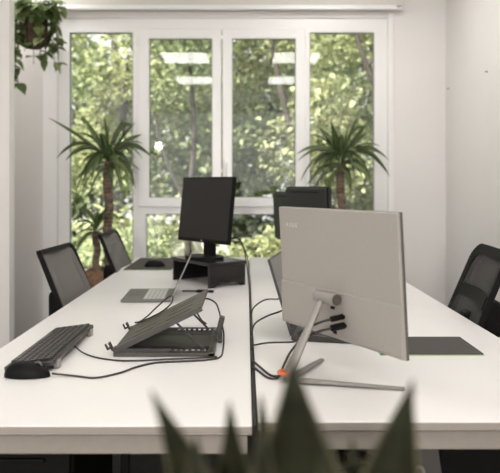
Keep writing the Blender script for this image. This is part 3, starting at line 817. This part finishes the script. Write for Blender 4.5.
vines.append([(-.05, -.05, .165), (-.09, -.08, .26), (-.15, -.09, .14), (-.165, -.09, -.08), (-.15, -.10, -.24), (-.125, -.1, -.30)])
vines.append([(-.04, -.02, .165), (-.08, -.03, .26), (-.14, -.05, .1), (-.15, -.05, -.1), (-.145, -.06, -.2)])
vines.append([(-.02, -.06, .165), (-.05, -.11, .26), (-.09, -.13, .12), (-.095, -.13, -.06), (-.085, -.13, -.2), (-.07, -.13, -.30)])
vines.append([(.05, -.02, .165), (.1, -.04, .27), (.17, -.06, .2), (.2, -.06, .06), (.19, -.06, -.02)])
vines.append([(.05, .02, .165), (.09, -.0, .31), (.15, -.03, .36), (.2, -.04, .33), (.23, -.05, .25)])
vines.append([(.04, -.04, .165), (.08, -.06, .30), (.16, -.08, .27), (.215, -.08, .16)])
vines.append([(.04, .0, .165), (.07, -.03, .33), (.13, -.06, .34), (.17, -.06, .24)])
for k in range(8): vines.append([(rnd.uniform(-.05, .05), rnd.uniform(-.05, .05), .165), (rnd.uniform(-.12, .10), rnd.uniform(-.1, .05), .32), (rnd.uniform(-.17, .12), rnd.uniform(-.14, .06), rnd.uniform(.3, .42))])
for pts in vines:
    pts = spline(pts, 6); tube(vb, pts, .0025, 5, False)
    for i in range(5, len(pts), 3):
        for rep in range(2 if rnd.random() < .45 else 1):
            a = rnd.uniform(0, 2 * PI); d = Vector((math.cos(a) * .6, math.sin(a) * .6 - .3, rnd.uniform(-1.0, .0)))
            heart(lb, pts[i] + d * .012, d, (math.cos(a) * .5, math.sin(a) * .5 - .5, .7), rnd.uniform(.07, .105))
obj('stems', vb, M['pothos'], hp, True); obj('leaves', lb, M['pothos'], hp, False)

# ------------------------------------------------------------------ outdoors
bm = B(); box(bm, (-16, 5.52, -.6), (16, 30, -.45)); o = struct('ground', bm, M['grass'])
gw = thing('garden_wall', 'pale low garden wall outside beyond the trees', 'wall', (0, 9.6, -.45))
b = B(); box(b, (-2.2, -.08, 0), (-.25, .08, 1.12)); obj('wall_face', b, M['render'], gw)
b = B(); box(b, (-2.25, -.11, 1.12), (-.2, .11, 1.18), bev=.01); obj('coping', b, M['render'], gw)

def crown(rnd, blobs, n, size, sag=.5):
    """leafy crown: n pointed folded leaves spread through ellipsoid blobs"""
    vs, fs = [], []
    wts = [b_[3] * b_[4] * b_[5] for b_ in blobs]
    for i in range(n):
        bx_ = rnd.choices(blobs, wts)[0]
        while True:
            x, y, z = rnd.uniform(-1, 1), rnd.uniform(-1, 1), rnd.uniform(-1, 1)
            if .12 < x * x + y * y + z * z < 1: break
        c = Vector((bx_[0] + x * bx_[3], bx_[1] + y * bx_[4], bx_[2] + z * bx_[5]))
        a = rnd.uniform(0, 2 * PI); el = rnd.uniform(-1.1, .5)
        d = Vector((math.cos(a) * math.cos(el), math.sin(a) * math.cos(el), math.sin(el)))
        sd = d.cross(Vector((rnd.uniform(-.6, .6), rnd.uniform(-.6, .6), 1))).normalized(); nn = sd.cross(d)
        s = size * rnd.uniform(.6, 1.25)
        k = len(vs)
        for (u, w, h) in ((0, 0, 0), (.3, .30, .10), (.3, -.30, .10), (.45, 0, 0), (.68, .20, .05), (.68, -.20, .05), (1, 0, -.08)):
            vs.append(c + d * u * s + sd * w * s + nn * h * s)
        fs += [(k, k + 1, k + 3), (k, k + 3, k + 2), (k + 1, k + 4, k + 3), (k + 2, k + 3, k + 5), (k + 3, k + 4, k + 6), (k + 3, k + 6, k + 5)]
    me = bpy.data.meshes.new('crown'); me.from_pydata(vs, [], fs); me.update()
    return me
def tree(label, loc, blobs, n, size, lm, trunk, seedv, cat='tree', name='leafy_tree'):
    rnd = random.Random(seedv)
    t = thing(name, label, cat, loc, 0, 'trees and shrubs outside the window')
    me = crown(rnd, blobs, n, size); me.materials.append(lm)
    o = bpy.data.objects.new('crown', me); COL.objects.link(o); o.parent = t
    b = B(); tube(b, trunk[0], lambda q: trunk[1] * (1 - .55 * q), 10)
    tr = obj('trunk', b, M['bark2'], t, True)
    for br in trunk[2:]:
        b = B(); tube(b, br[0], lambda q: br[1] * (1 - .6 * q), 8); obj('branch', b, M['bark2'], tr, True)
    return t
G = -.45
def blobs_of(rnd, n, ax, ay, az, z0, rmin, rmax):
    return [(rnd.uniform(-ax, ax), rnd.uniform(-ay, ay), z0 + rnd.uniform(0, az), *(lambda r: (r, r, r * .8))(rnd.uniform(rmin, rmax))) for _ in range(n)]
rn = random.Random(3)
tree('bright leafy tree outside the left window pane', (-2.0, 9.2, G), blobs_of(rn, 13, 1.2, .8, 3.2, .9, .4, .75), 5200, .115, M['tl2'], ([(0, 0, 0), (.1, .1, 1.5), (.3, .1, 3.6)], .09, ([(.1, .1, 1.5), (-.5, .1, 2.4), (-.8, .2, 3.2)], .05)), 31)
tree('mid green tree outside the left sash with an upright dark stem', (-.75, 8.7, G), blobs_of(rn, 13, .8, .7, 3.4, .9, .35, .65), 4600, .105, M['tl1'], ([(.05, -.5, 0), (.0, -.5, 1.2), (.08, -.5, 2.4), (-.05, -.4, 4.0)], .055, ([(.02, -.5, 1.4), (-.3, -.5, 2.1), (-.5, -.4, 2.9)], .03)), 32)
tree('mid green tree outside the right sash with a leaning stem', (.55, 9.0, G), blobs_of(rn, 14, .9, .7, 3.4, .8, .35, .65), 5000, .105, M['tl2'], ([(.45, -.8, 0), (.3, -.8, 1.4), (-.05, -.8, 2.7), (-.3, -.6, 4.0)], .06, ([(.3, -.8, 1.4), (.6, -.7, 2.4)], .03)), 33)
tree('pale yellow-green tree outside the right pane with a dark forked branch', (1.75, 8.6, G), blobs_of(rn, 12, .9, .7, 3.2, 1.1, .35, .65), 4200, .105, M['tl2'], ([(.25, -.9, 0), (.2, -.9, 1.8), (-.05, -.9, 2.6), (-.35, -.9, 3.3), (-.6, -.9, 4.3)], .05, ([(-.3, -.9, 3.1), (.0, -.9, 3.6), (.15, -.9, 4.2)], .03)), 34)
tree('dark tree standing behind the others on the left', (-2.6, 12.5, G), blobs_of(rn, 16, 2.4, 1.0, 4.2, .8, .7, 1.1), 6000, .21, M['tl3'], ([(0, 0, 0), (.1, 0, 2.5), (0, 0, 5)], .14), 35)
tree('dark tree standing behind the others on the right', (1.9, 12.8, G), blobs_of(rn, 16, 2.3, 1.0, 4.0, .8, .7, 1.1), 6000, .21, M['tl3'], ([(0, 0, 0), (.1, 0, 2.5), (0, 0, 5)], .14), 36)
tree('mid green tree far behind the centre of the window', (-.2, 14.5, G), blobs_of(rn, 16, 2.6, 1.0, 4.6, 1.0, .7, 1.1), 7000, .24, M['tl1'], ([(0, 0, 0), (.1, 0, 2.5), (0, 0, 5)], .14), 37)
tree('bright bushy tree at the far left edge outside, half behind the bright leafy tree', (-3.3, 10.6, G), blobs_of(rn, 12, .9, .5, 2.8, .9, .45, .7), 3000, .17, M['tl1'], ([(0, 0, 0), (.1, 0, 1.5), (0, 0, 3.4)], .08), 41)
tree('mid green tree at the far right edge outside, behind the pale tree', (2.6, 10.6, G), blobs_of(rn, 14, 1.1, .5, 3.6, .9, .5, .75), 3400, .17, M['tl1'], ([(0, 0, 0), (.1, 0, 1.5), (0, 0, 3.4)], .08), 42)
tree('low bright shrub outside below the centre panes', (.1, 8.0, G), blobs_of(rn, 8, .7, .35, .75, .3, .25, .4), 1300, .10, M['tl2'], ([(0, 0, 0), (.02, 0, .6), (0, 0, 1.1)], .04), 38, 'shrub', 'garden_shrub')
tree('low dark shrub outside below the left pane', (-1.75, 7.8, G), blobs_of(rn, 8, .7, .35, .8, .3, .25, .4), 1300, .10, M['tl1'], ([(0, 0, 0), (.02, 0, .6), (0, 0, 1.1)], .04), 39, 'shrub', 'garden_shrub')
tree('low yellowish shrub outside below the right pane', (1.45, 7.8, G), blobs_of(rn, 8, .7, .35, .8, .3, .25, .4), 1300, .10, M['tl2'], ([(0, 0, 0), (.02, 0, .6), (0, 0, 1.1)], .04), 40, 'shrub', 'garden_shrub')

# ------------------------------------------------------------------ light
w = bpy.data.worlds.new('sky'); S.world = w; w.use_nodes = True
bg = w.node_tree.nodes['Background']; bg.inputs[0].default_value = (1.0, .99, .98, 1); bg.inputs[1].default_value = 2.1
sun = bpy.data.lights.new('sun', 'SUN'); sun.energy = 28.0; sun.angle = R(1.5); sun.color = (1, .95, .84)
so = bpy.data.objects.new('sun', sun); COL.objects.link(so)
so.rotation_euler = Vector((.50, .48, -.72)).to_track_quat('-Z', 'Y').to_euler()
al = bpy.data.lights.new('rear_window_daylight', 'AREA'); al.shape = 'RECTANGLE'; al.size = .35; al.size_y = .45; al.energy = 110; al.color = (1, .95, .89)
ao = bpy.data.objects.new('rear_window_daylight', al); COL.objects.link(ao); ao.location = (-.50, -2.8, 1.65)
ao.rotation_euler = (Vector((.1, 4, 1.2)) - ao.location).to_track_quat('-Z', 'Y').to_euler()

# ------------------------------------------------------------------ camera
cd = bpy.data.cameras.new('camera'); co = bpy.data.objects.new('camera', cd); COL.objects.link(co)
cd.sensor_fit = 'HORIZONTAL'; cd.sensor_width = 36; cd.lens = 638 / 500 * 36
cd.shift_x = (250 - 246) / 500; cd.shift_y = (186 - 236.5) / 500
co.location = (0, 0, 1.244); co.rotation_euler = (PI / 2, 0, 0)
cd.dof.use_dof = True; cd.dof.focus_distance = 2.15; cd.dof.aperture_fstop = 3.4
cd.clip_start = .05
S.camera = co
vs = S.view_settings; vs.view_transform = 'Standard'; vs.look = 'None'; vs.gamma = 1; vs.use_curve_mapping = False; vs.exposure = -.42
S.cycles.use_denoising = True
S.cycles.max_bounces = 10; S.cycles.transparent_max_bounces = 16; S.cycles.caustics_reflective = False; S.cycles.caustics_refractive = False
S.cycles.sample_clamp_indirect = 6
